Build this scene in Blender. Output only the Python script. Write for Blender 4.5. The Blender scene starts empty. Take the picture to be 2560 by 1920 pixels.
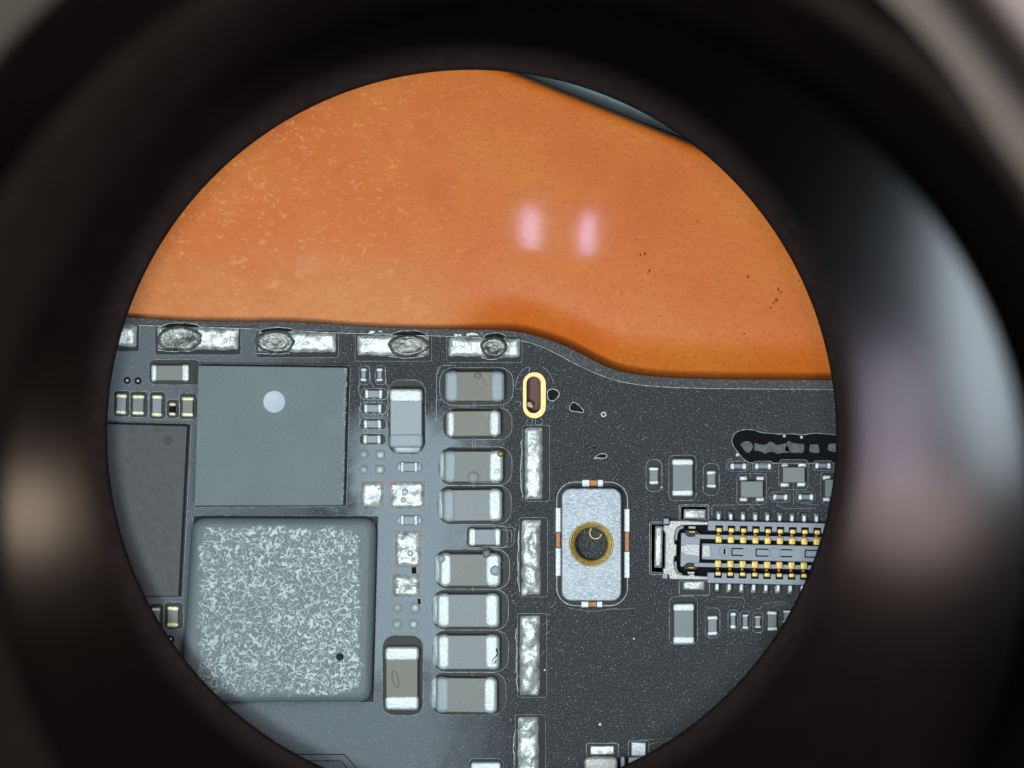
import bpy, bmesh, math, random
from mathutils import Vector, noise
R = random.Random(7)
S = bpy.context.scene
COL = S.collection
PI = math.pi

# ------------------------------------------------------------------ camera, world, light
CH = 80.0
cam_d = bpy.data.cameras.new('camera'); cam = bpy.data.objects.new('camera', cam_d); COL.objects.link(cam)
cam.location = (0, 0, CH)
cam_d.sensor_width = 36.0
cam_d.lens = 18.0 / (12.8 / CH)
cam_d.clip_start = 1.0; cam_d.clip_end = 1000
cam_d.dof.use_dof = True
cam_d.dof.focus_distance = CH - 0.1
cam_d.dof.aperture_fstop = (cam_d.lens / 1000.0) / 0.50
S.camera = cam

W = bpy.data.worlds.new('World'); S.world = W; W.use_nodes = True
W.node_tree.nodes['Background'].inputs[0].default_value = (0.55, 0.53, 0.5, 1)
W.node_tree.nodes['Background'].inputs[1].default_value = 0.05
S.view_settings.view_transform = 'Standard'
S.view_settings.look = 'None'
S.view_settings.exposure = 0.0
S.view_settings.gamma = 1.0

def area(name, loc, aim, sx, sy, power, col):
    d = bpy.data.lights.new(name, 'AREA'); d.shape = 'RECTANGLE'; d.size = sx; d.size_y = sy
    d.energy = power; d.color = col
    o = bpy.data.objects.new(name, d); COL.objects.link(o); o.location = loc
    v = Vector(aim) - Vector(loc)
    o.rotation_euler = v.to_track_quat('-Z', 'Y').to_euler()
    return o

# ring of lamps inside the tube, above the field stop (angle deg, share, colour)
RING = [(150, .8, (.96, 1, .93)), (180, 1.3, (.90, 1, .95)), (207, 2.0, (.85, 1, .99)), (232, 2.0, (.83, .99, 1)),
        (258, 1.3, (.86, .97, 1)), (285, .7, (.92, .97, 1)), (315, .5, (.96, .96, 1)), (345, .5, (.98, .95, 1)), (15, .6, (1, .96, .97))]
tot = sum(r[1] for r in RING)
KEY = 24500.0
for a, w, c in RING:
    t = math.radians(a)
    area('ring_lamp', (8.3*math.cos(t)-.4, 8.3*math.sin(t)-1.3, 43.0), (-.8, -.8, 0), 2.6, 2.6, KEY*w/tot, c)
# two bare diodes whose reflection shows on the orange mat
area('diode_lamp', (0.62, 6.15, 44.0), (0.62, 6.15, 0), .42, 1.7, 430, (.56, .60, 1))
area('diode_lamp', (2.98, 5.85, 44.0), (2.98, 5.85, 0), .34, 1.5, 370, (.52, .58, 1))
# room light falling on the outside of the microscope
area('room_lamp', (17, 15, 70), (7, 5, 46), 8, 8, 4200, (1, .93, .87))
# unseen lamps added so an added polished bezel mirrors pale and warm glows
def oval(loc, sx, sy, rz, power, col):
    o = area('added_glow_lamp', loc, (loc[0], loc[1], 0), sx, sy, power, col); o.data.shape = 'ELLIPSE'; o.rotation_euler = (0, 0, math.radians(rz)); return o
oval((9.7, 1.1, 80.2), 1.3, 6.6, 8, 380, (.76, .90, 1))
oval((7.9, -.8, 80.5), 1.5, 3.2, 0, 95, (.88, .76, 1))
oval((8.3, -2.7, 80.4), 2.7, 2.0, 0, 90, (1, .74, .68))
oval((-10.0, -2.7, 80.2), 1.2, 1.5, 0, 60, (1, .80, .62))
oval((-8.6, -2.5, 80.3), 4.0, 1.2, 0, 12, (1, .66, .48))

# ------------------------------------------------------------------ helpers
def X(px): return (px - 1280.0) / 100.0
def Y(py): return (960.0 - py) / 100.0
def P(pts): return [(X(a), Y(b)) for a, b in pts]

def tag(o, label=None, cat=None, group=None, kind=None):
    if label: o['label'] = label
    if cat: o['category'] = cat
    if group: o['group'] = group
    if kind: o['kind'] = kind
    return o
def empty(name, x, y, z=0.0, rot=0.0):
    o = bpy.data.objects.new(name, None); COL.objects.link(o); o.location = (x, y, z); o.rotation_euler = (0, 0, rot)
    o.empty_display_size = .1
    return o
def link(name, me, mat, parent=None, loc=None, smooth=False):
    o = bpy.data.objects.new(name, me); COL.objects.link(o)
    me.materials.clear(); me.materials.append(mat)
    if smooth: me.polygons.foreach_set('use_smooth', [True]*len(me.polygons))
    if parent: o.parent = parent
    if loc: o.location = loc
    return o
def mesh(vs, fs, name='m'):
    me = bpy.data.meshes.new(name); me.from_pydata(vs, [], fs); me.update(); return me

def rrect(x0, y0, x1, y1, r, n=4):
    if x0 > x1: x0, x1 = x1, x0
    if y0 > y1: y0, y1 = y1, y0
    r = max(1e-4, min(r, (x1-x0)/2-1e-4, (y1-y0)/2-1e-4)); out = []
    for cx, cy, a0 in ((x1-r, y1-r, 0), (x0+r, y1-r, 90), (x0+r, y0+r, 180), (x1-r, y0+r, 270)):
        for k in range(n+1):
            a = math.radians(a0 + 90.0*k/n); out.append((cx+r*math.cos(a), cy+r*math.sin(a)))
    return out
def rings_mesh(rings, cap_top=True, cap_bot=False):
    vs, fs = [], []; n = len(rings[0])
    for rg in rings: vs += rg
    for k in range(len(rings)-1):
        for i in range(n):
            j = (i+1) % n; fs.append((k*n+i, k*n+j, (k+1)*n+j, (k+1)*n+i))
    if cap_top: fs.append(tuple(range((len(rings)-1)*n, len(rings)*n)))
    if cap_bot: fs.append(tuple(reversed(range(n))))
    return mesh(vs, fs)
def rbox(x0, y0, x1, y1, z0, z1, r=.03, bev=.03, n=3, m=3, wob=0.0, seed=0):
    """box with rounded plan corners and a rounded upper edge"""
    if x0 > x1: x0, x1 = x1, x0
    if y0 > y1: y0, y1 = y1, y0
    rings = []
    prof = [(0, z0)] + [(bev*(1-math.cos(a)), z1-bev*(1-math.sin(a))) for a in [PI/2*k/m for k in range(m+1)]]
    for ins, z in prof:
        pl = rrect(x0+ins, y0+ins, x1-ins, y1-ins, max(r-ins*.6, .004), n)
        rings.append([(px + wob*noise.noise((px*7+seed, py*7, z*5)), py + wob*noise.noise((px*7, py*7+seed, 9)), z) for px, py in pl])
    return rings_mesh(rings, True, True)
def plate(loops, z0, z1, bev=0.0, res=1):
    """flat polygon with holes and thickness"""
    cu = bpy.data.curves.new('c', 'CURVE'); cu.dimensions = '2D'; cu.fill_mode = 'BOTH'
    cu.extrude = max(1e-5, (z1-z0)/2 - bev); cu.bevel_depth = bev; cu.bevel_resolution = res; cu.offset = -bev
    for lp in loops:
        sp = cu.splines.new('POLY'); sp.points.add(len(lp)-1); sp.use_cyclic_u = True
        for p, q in zip(sp.points, lp): p.co = (q[0], q[1], 0, 1)
    o = bpy.data.objects.new('c', cu)
    me = bpy.data.meshes.new_from_object(o)
    bpy.data.objects.remove(o); bpy.data.curves.remove(cu)
    me.transform(__import__('mathutils').Matrix.Translation((0, 0, (z0+z1)/2)))
    return me
def ridge(pts, w, h, z=0.0, closed=True, jit=0.0, seed=0):
    """a low raised line of triangular section along pts"""
    n = len(pts); vs, fs = [], []
    for i in range(n):
        a = Vector(pts[(i-1) % n] if closed or i else pts[i]); b = Vector(pts[(i+1) % n] if closed or i < n-1 else pts[i])
        t = (b-a); t = t.normalized() if t.length > 1e-9 else Vector((1, 0)); nn = Vector((-t.y, t.x))
        c = Vector(pts[i]); k = 1 + jit*noise.noise((c.x*9+seed, c.y*9, seed))
        for s, zz in ((-1, 0), (-.35, h), (.35, h), (1, 0)):
            q = c + nn*w*s*k; vs.append((q.x, q.y, z+zz*k))
    m = n if closed else n-1
    for i in range(m):
        j = (i+1) % n
        for k in range(3): fs.append((i*4+k, j*4+k, j*4+k+1, i*4+k+1))
    return mesh(vs, fs)
def dense(pts, step=.06, closed=True):
    out = []; n = len(pts)
    for i in range(n if closed else n-1):
        a = Vector(pts[i]); b = Vector(pts[(i+1) % n]); m = max(1, int((b-a).length/step))
        for k in range(m): out.append(tuple(a.lerp(b, k/m)))
    if not closed: out.append(tuple(pts[-1]))
    return out
def smooth_loop(pts, it=2, closed=True):
    for _ in range(it):
        out = []; n = len(pts)
        if not closed: out.append(pts[0])
        for i in range(n if closed else n-1):
            a = Vector(pts[i]); b = Vector(pts[(i+1) % n]); out += [tuple(a.lerp(b, .25)), tuple(a.lerp(b, .75))]
        if not closed: out.append(pts[-1])
        pts = out
    return pts
def wobble(pts, amp, f=6.0, seed=0):
    return [(x+amp*noise.noise((x*f, y*f, seed)), y+amp*noise.noise((x*f, y*f, seed+31))) for x, y in pts]
def lathe(prof, n=96, cx=0, cy=0):
    vs, fs = [], []
    for r, z in prof:
        for i in range(n):
            a = 2*PI*i/n; vs.append((cx+r*math.cos(a), cy+r*math.sin(a), z))
    for k in range(len(prof)-1):
        for i in range(n):
            j = (i+1) % n; fs.append((k*n+i, k*n+j, (k+1)*n+j, (k+1)*n+i))
    return mesh(vs, fs)
def disc(cx, cy, r, z0, h, n=20, m=3, flat=.0):
    """low dome"""
    rings = []
    for k in range(m+1):
        a = PI/2*k/(m+.35); rr = r*(flat+(1-flat)*math.cos(a)); rings.append([(cx+rr*math.cos(2*PI*i/n), cy+rr*math.sin(2*PI*i/n), z0+h*math.sin(a)) for i in range(n)])
    return rings_mesh(rings)
def circle(cx, cy, r, n=28, a0=0, a1=360):
    k = n if a1-a0 >= 360 else n+1
    return [(cx+r*math.cos(math.radians(a0+(a1-a0)*i/n)), cy+r*math.sin(math.radians(a0+(a1-a0)*i/n))) for i in range(k)]

# ------------------------------------------------------------------ materials
def nt(m): return m.node_tree.nodes, m.node_tree.links
def new_mat(name, base, rough=.5, metal=0.0, spec=.5):
    m = bpy.data.materials.new(name); m.use_nodes = True
    b = m.node_tree.nodes['Principled BSDF']
    b.inputs['Base Color'].default_value = (*base, 1); b.inputs['Roughness'].default_value = rough
    b.inputs['Metallic'].default_value = metal; b.inputs['Specular IOR Level'].default_value = spec
    return m
def coords(m, rand=True):
    ns, ls = nt(m)
    tc = ns.new('ShaderNodeTexCoord')
    if not rand: return tc.outputs['Object']
    oi = ns.new('ShaderNodeObjectInfo'); mul = ns.new('ShaderNodeMath'); mul.operation = 'MULTIPLY'; mul.inputs[1].default_value = 57.0
    ls.new(oi.outputs['Random'], mul.inputs[0])
    add = ns.new('ShaderNodeVectorMath'); add.operation = 'ADD'
    ls.new(tc.outputs['Object'], add.inputs[0]); ls.new(mul.outputs[0], add.inputs[1])
    return add.outputs[0]
def noise_n(m, vec, scale, detail=4, rough=.55, dist=0.0, typ=None):
    ns, ls = nt(m); n = ns.new('ShaderNodeTexNoise')
    n.inputs['Scale'].default_value = scale; n.inputs['Detail'].default_value = detail
    n.inputs['Roughness'].default_value = rough; n.inputs['Distortion'].default_value = dist
    if typ: n.noise_type = typ; 
    ls.new(vec, n.inputs['Vector']); return n
def ramp(m, src, stops, interp='LINEAR'):
    ns, ls = nt(m); r = ns.new('ShaderNodeValToRGB'); r.color_ramp.interpolation = interp
    e = r.color_ramp.elements
    while len(e) < len(stops): e.new(.5)
    for el, (p, c) in zip(e, stops):
        el.position = p; el.color = (*c, 1) if isinstance(c, tuple) else (c, c, c, 1)
    ls.new(src, r.inputs[0]); return r.outputs[0]
def mixc(m, fac, a, b, mode='MIX'):
    ns, ls = nt(m); x = ns.new('ShaderNodeMix'); x.data_type = 'RGBA'; x.blend_type = mode
    if isinstance(fac, float): x.inputs[0].default_value = fac
    else: ls.new(fac, x.inputs[0])
    for sock, v in ((x.inputs[6], a), (x.inputs[7], b)):
        if isinstance(v, tuple): sock.default_value = (*v, 1)
        else: ls.new(v, sock)
    return x.outputs[2]
def math_n(m, op, a, b=None, c=None, clamp=False):
    ns, ls = nt(m); x = ns.new('ShaderNodeMath'); x.operation = op; x.use_clamp = clamp
    for i, v in enumerate((a, b, c)):
        if v is None: continue
        if isinstance(v, (int, float)): x.inputs[i].default_value = v
        else: ls.new(v, x.inputs[i])
    return x.outputs[0]
def smooth(m, v, lo, hi):
    ns, ls = nt(m); x = ns.new('ShaderNodeMapRange'); x.interpolation_type = 'SMOOTHSTEP'
    x.inputs[1].default_value = lo; x.inputs[2].default_value = hi
    ls.new(v, x.inputs[0]); return x.outputs[0]
def bsdf(m): return m.node_tree.nodes['Principled BSDF']
def setin(m, sock, v): m.node_tree.links.new(v, bsdf(m).inputs[sock])
def bump(m, h, strength=.3, dist=.02, prev=None):
    ns, ls = nt(m); b = ns.new('ShaderNodeBump'); b.inputs['Strength'].default_value = strength; b.inputs['Distance'].default_value = dist
    ls.new(h, b.inputs['Height'])
    if prev is not None: ls.new(prev, b.inputs['Normal'])
    setin(m, 'Normal', b.outputs[0]); return b.outputs[0]

# solder mask of the board: black, finely grained, milky flux round the capacitors, a glow painted left and low
def board_mat():
    m = new_mat('black_solder_mask', (.02, .022, .026), .46, 0, .42); v = coords(m, False); ns, ls = nt(m)
    n1 = noise_n(m, v, 26, 5, .7); n2 = noise_n(m, v, 1.1, 4, .6); n3 = noise_n(m, v, 60, 3, .6)
    c = ramp(m, n1.outputs[0], [(.36, (.005, .006, .008)), (.5, (.016, .019, .024)), (.6, (.050, .057, .066)), (.70, (.20, .215, .23))])
    vo = ns.new('ShaderNodeTexVoronoi'); vo.inputs['Scale'].default_value = 19; vo.inputs['Randomness'].default_value = 1; ls.new(v, vo.inputs['Vector'])
    sep = ns.new('ShaderNodeSeparateColor'); ls.new(vo.outputs['Color'], sep.inputs[0])
    thr = math_n(m, 'MULTIPLY', sep.outputs[0], .27); fl = math_n(m, 'LESS_THAN', vo.outputs['Distance'], thr)
    fl = math_n(m, 'MULTIPLY', fl, math_n(m, 'GREATER_THAN', sep.outputs[1], .35))
    c = mixc(m, math_n(m, 'MULTIPLY', fl, .75), c, (.26, .29, .31))
    # film of flux; left and low paint a hazy glow into it
    sx = ns.new('ShaderNodeSeparateXYZ'); ls.new(v, sx.inputs[0])
    wx = math_n(m, 'ADD', sx.outputs[0], math_n(m, 'MULTIPLY', math_n(m, 'SUBTRACT', n2.outputs[0], .5), 2.2))
    wy = math_n(m, 'ADD', sx.outputs[1], math_n(m, 'MULTIPLY', math_n(m, 'SUBTRACT', n2.outputs[0], .5), 2.6))
    fx = math_n(m, 'MULTIPLY', smooth(m, wx, -4.6, -3.4), smooth(m, wx, -.1, -1.9))
    fy = math_n(m, 'MULTIPLY', smooth(m, wy, -8.6, -6.4), smooth(m, wy, -.2, -1.6))
    film = math_n(m, 'MULTIPLY', fx, fy)
    left = math_n(m, 'MULTIPLY', smooth(m, wx, -3.4, -7.5), .38)
    low = math_n(m, 'MULTIPLY', math_n(m, 'MULTIPLY', smooth(m, wy, -6.5, -8.2), smooth(m, wx, .3, -2.5)), .5)
    film = math_n(m, 'MAXIMUM', film, math_n(m, 'MAXIMUM', left, low))
    film = math_n(m, 'MULTIPLY', film, ramp(m, n1.outputs[0], [(.3, .62), (.65, 1.0)]))
    c = mixc(m, film, c, (.235, .285, .325))
    setin(m, 'Base Color', c)
    hh = math_n(m, 'ADD', n3.outputs[0], math_n(m, 'MULTIPLY', n1.outputs[0], .8))
    b1 = bump(m, hh, .55, .035)
    setin(m, 'Roughness', ramp(m, n1.outputs[0], [(.25, .36), (.75, .58)]))
    return m
M = {}
M['mask'] = board_mat()
def edge_mat():
    m = new_mat('board_edge', (.03, .032, .035), .6); v = coords(m, False); n = noise_n(m, v, 22, 5, .75)
    setin(m, 'Base Color', ramp(m, n.outputs[0], [(.3, (.015, .016, .018)), (.55, (.045, .048, .052)), (.68, (.2, .21, .22))])); bump(m, n.outputs[0], .6, .04)
    return m
M['edge'] = edge_mat()
def metal(name, base, rough, amp=.35, scale=9, metallic=.85, dark=.6, det=5):
    m = new_mat(name, base, rough, metallic); v = coords(m)
    n = noise_n(m, v, scale, det, .62, .6); n2 = noise_n(m, v, scale*4.2, 3, .6)
    d = tuple(x*dark for x in base)
    setin(m, 'Base Color', ramp(m, n.outputs[0], [(.32, d), (.6, base)]))
    setin(m, 'Roughness', ramp(m, n2.outputs[0], [(.3, rough*.75), (.7, min(1, rough*1.35))]))
    h = math_n(m, 'ADD', n.outputs[0], math_n(m, 'MULTIPLY', n2.outputs[0], .35)); bump(m, h, amp, .06)
    return m
M['solder'] = metal('tinned_solder', (.52, .56, .56), .42, .45, 5, .5, .44, 4)
M['solder_dull'] = metal('dull_scraped_solder', (.135, .145, .14), .36, .5, 3.6, .45, .30, 4)
M['term'] = metal('tinned_terminal', (.52, .57, .585), .40, .3, 22, .42, .74, 3)
M['term_fringe'] = metal('fringe_tinted_terminal', (.62, .64, .42), .40, .3, 20, .45, .7, 3)  # yellow lens fringe painted into the far-left terminals
M['term_dull'] = metal('dull_tinned_terminal', (.27, .32, .355), .55, .25, 26, .2, .82, 3)
M['frame'] = metal('nickel_frame', (.54, .54, .54), .45, .4, 20, .45, .62, 3)
M['gold'] = metal('gold_plating', (.70, .495, .135), .5, .2, 10, .35, .82)
M['slotgold'] = metal('pale_gold_plating', (.64, .47, .185), .5, .1, 10, .3, .9)
M['bronze'] = metal('bronze_contact', (.30, .13, .04), .5, .2, 10, .5, .6)
M['brass'] = metal('brass_thread', (.40, .29, .085), .42, .3, 10, .6, .55)
M['copper'] = metal('bare_copper', (.29, .115, .045), .5, .2, 12, .4, .8)
def steel_mat():
    m = new_mat('brushed_plate', (.4, .46, .56), .5, .45); v = coords(m, False); ns, ls = nt(m)
    mp = ns.new('ShaderNodeMapping'); mp.inputs['Rotation'].default_value = (0, 0, .5); mp.inputs['Scale'].default_value = (1, 1.7, 1); ls.new(v, mp.inputs[0])
    n = noise_n(m, mp.outputs[0], 11, 4, .7, .4); n2 = noise_n(m, v, 2.2, 3, .5)
    c = ramp(m, n.outputs[0], [(.32, (.15, .185, .24)), (.5, (.25, .285, .325)), (.68, (.40, .435, .445))])
    c = mixc(m, ramp(m, n2.outputs[0], [(.4, 0.0), (.65, .35)]), c, (.38, .405, .42))
    setin(m, 'Base Color', c); bump(m, n.outputs[0], .4, .04); return m
M['steel'] = steel_mat()
def plain(name, base, rough, sc=14, amp=.2, var=.35, spec=.5, hi=None):
    m = new_mat(name, base, rough, 0, spec); v = coords(m); n = noise_n(m, v, sc, 5, .65)
    setin(m, 'Base Color', ramp(m, n.outputs[0], [(.3, tuple(x*(1-var) for x in base)), (.7, hi or tuple(min(1, x*(1+var)) for x in base))]))
    bump(m, n.outputs[0], amp, .03); return m
M['cer_brown'] = plain('brown_ceramic', (.088, .083, .062), .5, 20, .15, .2)
M['cer_dark'] = plain('dark_brown_ceramic', (.052, .049, .034), .45, 20, .15, .2)
M['cer_grey'] = plain('grey_ceramic', (.122, .141, .148), .5, 22, .12, .12)
M['cer_pale'] = plain('pale_grey_ceramic', (.19, .22, .25), .5, 18, .1, .1)
M['cer_greybrown'] = plain('grey_brown_ceramic', (.102, .113, .106), .5, 24, .18, .18)
M['res'] = plain('blue_grey_ceramic', (.115, .135, .17), .45, 20, .15, .15)
M['dark'] = plain('dark_gap', (.006, .006, .007), .8, 10, .1, .3, .06)
M['open'] = plain('bare_laminate_moat', (.016, .017, .017), .45, 16, .25, .5, .15)
M['thin_mask'] = plain('thin_mask_over_laminate', (.010, .011, .013), .6, 18, .2, .5, .25)  # fill of the mask recesses round pads and chips
M['rim'] = plain('lit_mask_lip', (.15, .17, .18), .3, 12, .3, .5, .6)  # pale base colour stands in for light caught on mask edges
M['rimpale'] = plain('flux_lip', (.30, .33, .34), .3, 10, .3, .5, .6)
M['flux'] = plain('clear_dark_flux', (.004, .004, .004), .5, 3, .1, .4, .05)
M['scrap'] = plain('dim_solder_scrap', (.085, .095, .098), .6, 7, .3, .45, .2)
M['dot'] = plain('shallow_pin_mark', (.028, .031, .034), .6, 14, .1, .2, .3)
M['film'] = plain('milky_flux', (.24, .28, .31), .35, 9, .3, .25)
M['paste'] = plain('hazy_solder_bump', (.25, .29, .30), .4, 9, .2, .15)
M['plastic'] = plain('slate_blue_plastic', (.185, .215, .26), .45, 30, .25, .16)
M['plastic_dk'] = plain('grey_plastic', (.13, .15, .18), .4, 20, .2, .15)
M['white'] = plain('white_speck', (.55, .57, .58), .4, 10, .1, .1)
M['crumb'] = plain('tan_crumb', (.42, .32, .20), .7, 14, .6, .4)
M['bench'] = plain('teal_bench', (.10, .155, .185), .6, 2, .05, .1)
def chip_mat():
    m = new_mat('matte_teal_chip', (.10, .125, .13), .52, 0, .4); v = coords(m, False); n = noise_n(m, v, 34, 5, .75); n2 = noise_n(m, v, 1.2, 3, .5)
    c = ramp(m, n.outputs[0], [(.28, (.070, .092, .098)), (.55, (.115, .142, .150)), (.72, (.20, .235, .24))])
    c = mixc(m, ramp(m, n2.outputs[0], [(.35, 0.0), (.7, .25)]), c, (.17, .20, .205))
    setin(m, 'Base Color', c); bump(m, n.outputs[0], .5, .03); return m
M['chip'] = chip_mat()
def chip_dark():
    m = new_mat('dark_grey_chip', (.06, .065, .065), .55, 0, .4); v = coords(m, False); n = noise_n(m, v, 6, 5, .7, .5); n2 = noise_n(m, v, 40, 3, .6)
    setin(m, 'Base Color', ramp(m, n.outputs[0], [(.3, (.020, .022, .025)), (.5, (.031, .034, .040)), (.75, (.046, .050, .055))])); bump(m, n2.outputs[0], .3, .02); return m
M['chipdark'] = chip_dark()
def crust_mat():
    m = new_mat('crusted_chip', (.10, .125, .14), .5, 0, .25); v = coords(m, False); ns, ls = nt(m)
    w = noise_n(m, v, 5, 3, .6)
    add = ns.new('ShaderNodeVectorMath'); add.operation = 'ADD'; sc = ns.new('ShaderNodeVectorMath'); sc.operation = 'SCALE'; sc.inputs['Scale'].default_value = .22
    ls.new(w.outputs['Color'], sc.inputs[0]); ls.new(v, add.inputs[0]); ls.new(sc.outputs[0], add.inputs[1])
    n = noise_n(m, add.outputs[0], 5.4, 1.5, .5, .4); 
    rid = math_n(m, 'ABSOLUTE', math_n(m, 'SUBTRACT', n.outputs[0], .5))
    thin = smooth(m, rid, .055, .012)
    n2 = noise_n(m, add.outputs[0], 9.0, 1.5, .5, .5); thin2 = smooth(m, math_n(m, 'ABSOLUTE', math_n(m, 'SUBTRACT', n2.outputs[0], .5)), .042, .01)
    net = math_n(m, 'MAXIMUM', thin, math_n(m, 'MULTIPLY', thin2, .75))
    sx = ns.new('ShaderNodeSeparateXYZ'); ls.new(v, sx.inputs[0])
    nb = noise_n(m, v, 3.2, 4, .6); k = math_n(m, 'MULTIPLY', math_n(m, 'SUBTRACT', nb.outputs[0], .5), .55)
    ax = math_n(m, 'ADD', math_n(m, 'ABSOLUTE', sx.outputs[0]), k); ay = math_n(m, 'ADD', math_n(m, 'ABSOLUTE', sx.outputs[1]), k)
    ins = math_n(m, 'MULTIPLY', smooth(m, ax, 2.04, 1.94), smooth(m, ay, 2.10, 2.0))
    # corners of the crust are rounded
    rr = math_n(m, 'ADD', math_n(m, 'POWER', ax, 4), math_n(m, 'POWER', ay, 4))
    ins = math_n(m, 'MULTIPLY', ins, smooth(m, rr, 27, 23))
    den = ramp(m, noise_n(m, v, .6, 2, .5).outputs[0], [(.3, .7), (.6, 1.0)])
    f = math_n(m, 'MULTIPLY', math_n(m, 'MULTIPLY', net, ins), den)
    g = noise_n(m, v, 30, 4, .7)
    base = ramp(m, g.outputs[0], [(.3, (.075, .10, .115)), (.7, (.115, .145, .16))])
    base = mixc(m, math_n(m, 'MULTIPLY', ins, .10), base, (.25, .30, .32))
    setin(m, 'Base Color', mixc(m, math_n(m, 'MULTIPLY', f, .9), base, (.50, .575, .59)))
    bump(m, math_n(m, 'ADD', f, math_n(m, 'MULTIPLY', g.outputs[0], .2)), .5, .05)
    return m
M['crust'] = crust_mat()
def mat_mat():
    m = new_mat('orange_silicone', (.55, .17, .035), .45, 0, .16); v = coords(m, False); ns, ls = nt(m)
    st = ns.new('ShaderNodeMapping'); st.inputs['Rotation'].default_value = (0, 0, .35); st.inputs['Scale'].default_value = (1, 1.5, 1); ls.new(v, st.inputs[0])
    big = noise_n(m, v, .32, 3, .55); mid = noise_n(m, st.outputs[0], 2.2, 4, .65, .8); fine = noise_n(m, st.outputs[0], 4.6, 4, .6, 1.3)
    c = ramp(m, big.outputs[0], [(.3, (.50, .100, .010)), (.7, (.53, .155, .018))])
    sx = ns.new('ShaderNodeSeparateXYZ'); ls.new(v, sx.inputs[0])
    # worn, whitened skin towards the left side of the mat
    worn = smooth(m, math_n(m, 'ADD', sx.outputs[0], math_n(m, 'MULTIPLY', mid.outputs[0], 3)), 2.5, -4.5)
    fl = smooth(m, fine.outputs[0], .53, .66)
    fl = math_n(m, 'MULTIPLY', fl, smooth(m, mid.outputs[0], .30, .58))
    c = mixc(m, math_n(m, 'MULTIPLY', fl, math_n(m, 'ADD', math_n(m, 'MULTIPLY', worn, .27), .09)), c, (.74, .38, .18))
    pale = math_n(m, 'MULTIPLY', math_n(m, 'MULTIPLY', smooth(m, sx.outputs[1], 3.9, 1.9), smooth(m, sx.outputs[0], .2, -3.5)), ramp(m, mid.outputs[0], [(.3, .25), (.7, .6)]))
    c = mixc(m, pale, c, (.50, .21, .075))
    # pores, darker
    vo = ns.new('ShaderNodeTexVoronoi'); vo.inputs['Scale'].default_value = 7.5; ls.new(st.outputs[0], vo.inputs['Vector'])
    sp = ns.new('ShaderNodeSeparateColor'); ls.new(vo.outputs['Color'], sp.inputs[0])
    pore = math_n(m, 'MULTIPLY', smooth(m, vo.outputs['Distance'], .46, .24), math_n(m, 'GREATER_THAN', sp.outputs[0], .55))
    pore = math_n(m, 'MULTIPLY', pore, math_n(m, 'SUBTRACT', 1.0, math_n(m, 'MULTIPLY', worn, .75)))
    c = mixc(m, math_n(m, 'MULTIPLY', pore, .5), c, (.36, .088, .014))
    c = mixc(m, ramp(m, mid.outputs[0], [(.35, .16), (.6, 0.0)]), c, (.38, .10, .018))
    setin(m, 'Base Color', c)
    bump(m, math_n(m, 'SUBTRACT', fine.outputs[0], math_n(m, 'MULTIPLY', pore, .5)), .16, .02)
    b = bsdf(m); setin(m, 'Coat Weight', math_n(m, 'MULTIPLY', smooth(m, sx.outputs[1], 2.7, 3.3), .13)); b.inputs['Coat Roughness'].default_value = .065
    return m
M['mat'] = mat_mat()
M['soot'] = plain('dark_fibre', (.15, .05, .014), .7, 10, .2, .3)
def black(name, base, rough, spec): 
    m = new_mat(name, base, rough, 0, spec); v = coords(m); n = noise_n(m, v, 3, 4, .6)
    setin(m, 'Base Color', ramp(m, n.outputs[0], [(.3, tuple(x*.75 for x in base)), (.7, tuple(x*1.2 for x in base))])); return m
M['tube'] = black('blackened_tube', (.013, .008, .0078), .85, .05)
M['bezel'] = black('added_polished_bezel', (.018, .012, .0115), .11, .5)
M['cup'] = black('black_rubber', (.05, .043, .040), .75, .12)
M['head'] = plain('warm_grey_enamel', (.33, .30, .27), .5, 1.5, .03, .06)
M['headpale'] = plain('pale_enamel', (.78, .70, .68), .5, 1.5, .03, .04)

# ------------------------------------------------------------------ setting: bench, mat
tag(link('workbench', mesh([(-60, -60, -1.7), (60, -60, -1.7), (60, 60, -1.7), (-60, 60, -1.7)], [(0, 1, 2, 3)]), M['bench']),
    'dull teal bench surface showing past the edge of the orange mat', None, None, 'structure')

EDGE = [(120, 786), (318, 793), (397, 797), (457, 802), (560, 803), (640, 805), (663, 802), (745, 805), (790, 807), (889, 815), (980, 819), (1060, 821), (1168, 823), (1259, 825),
        (1313, 832), (1367, 847), (1422, 868), (1460, 888), (1496, 907), (1528, 921), (1560, 931), (1605, 938), (1655, 943), (1760, 947), (1880, 949), (2320, 951)]
LINE = [(130, 806), (320, 812), (397, 815), (520, 818), (651, 823), (750, 828), (840, 832), (960, 836), (1071, 839), (1121, 841), (1200, 844), (1277, 848), (1310, 853), (1340, 861), (1380, 878), (1422, 901),
        (1458, 920), (1508, 941), (1549, 954), (1603, 963), (1660, 968), (1800, 972), (2310, 975)]
def edge_y(x):
    for (a, b), (c, d) in zip(EDGE, EDGE[1:]):
        if X(a) <= x <= X(c): return Y(b) + (Y(d)-Y(b))*(x-X(a))/(X(c)-X(a))
    return Y(786) if x < 0 else Y(951)
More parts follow.
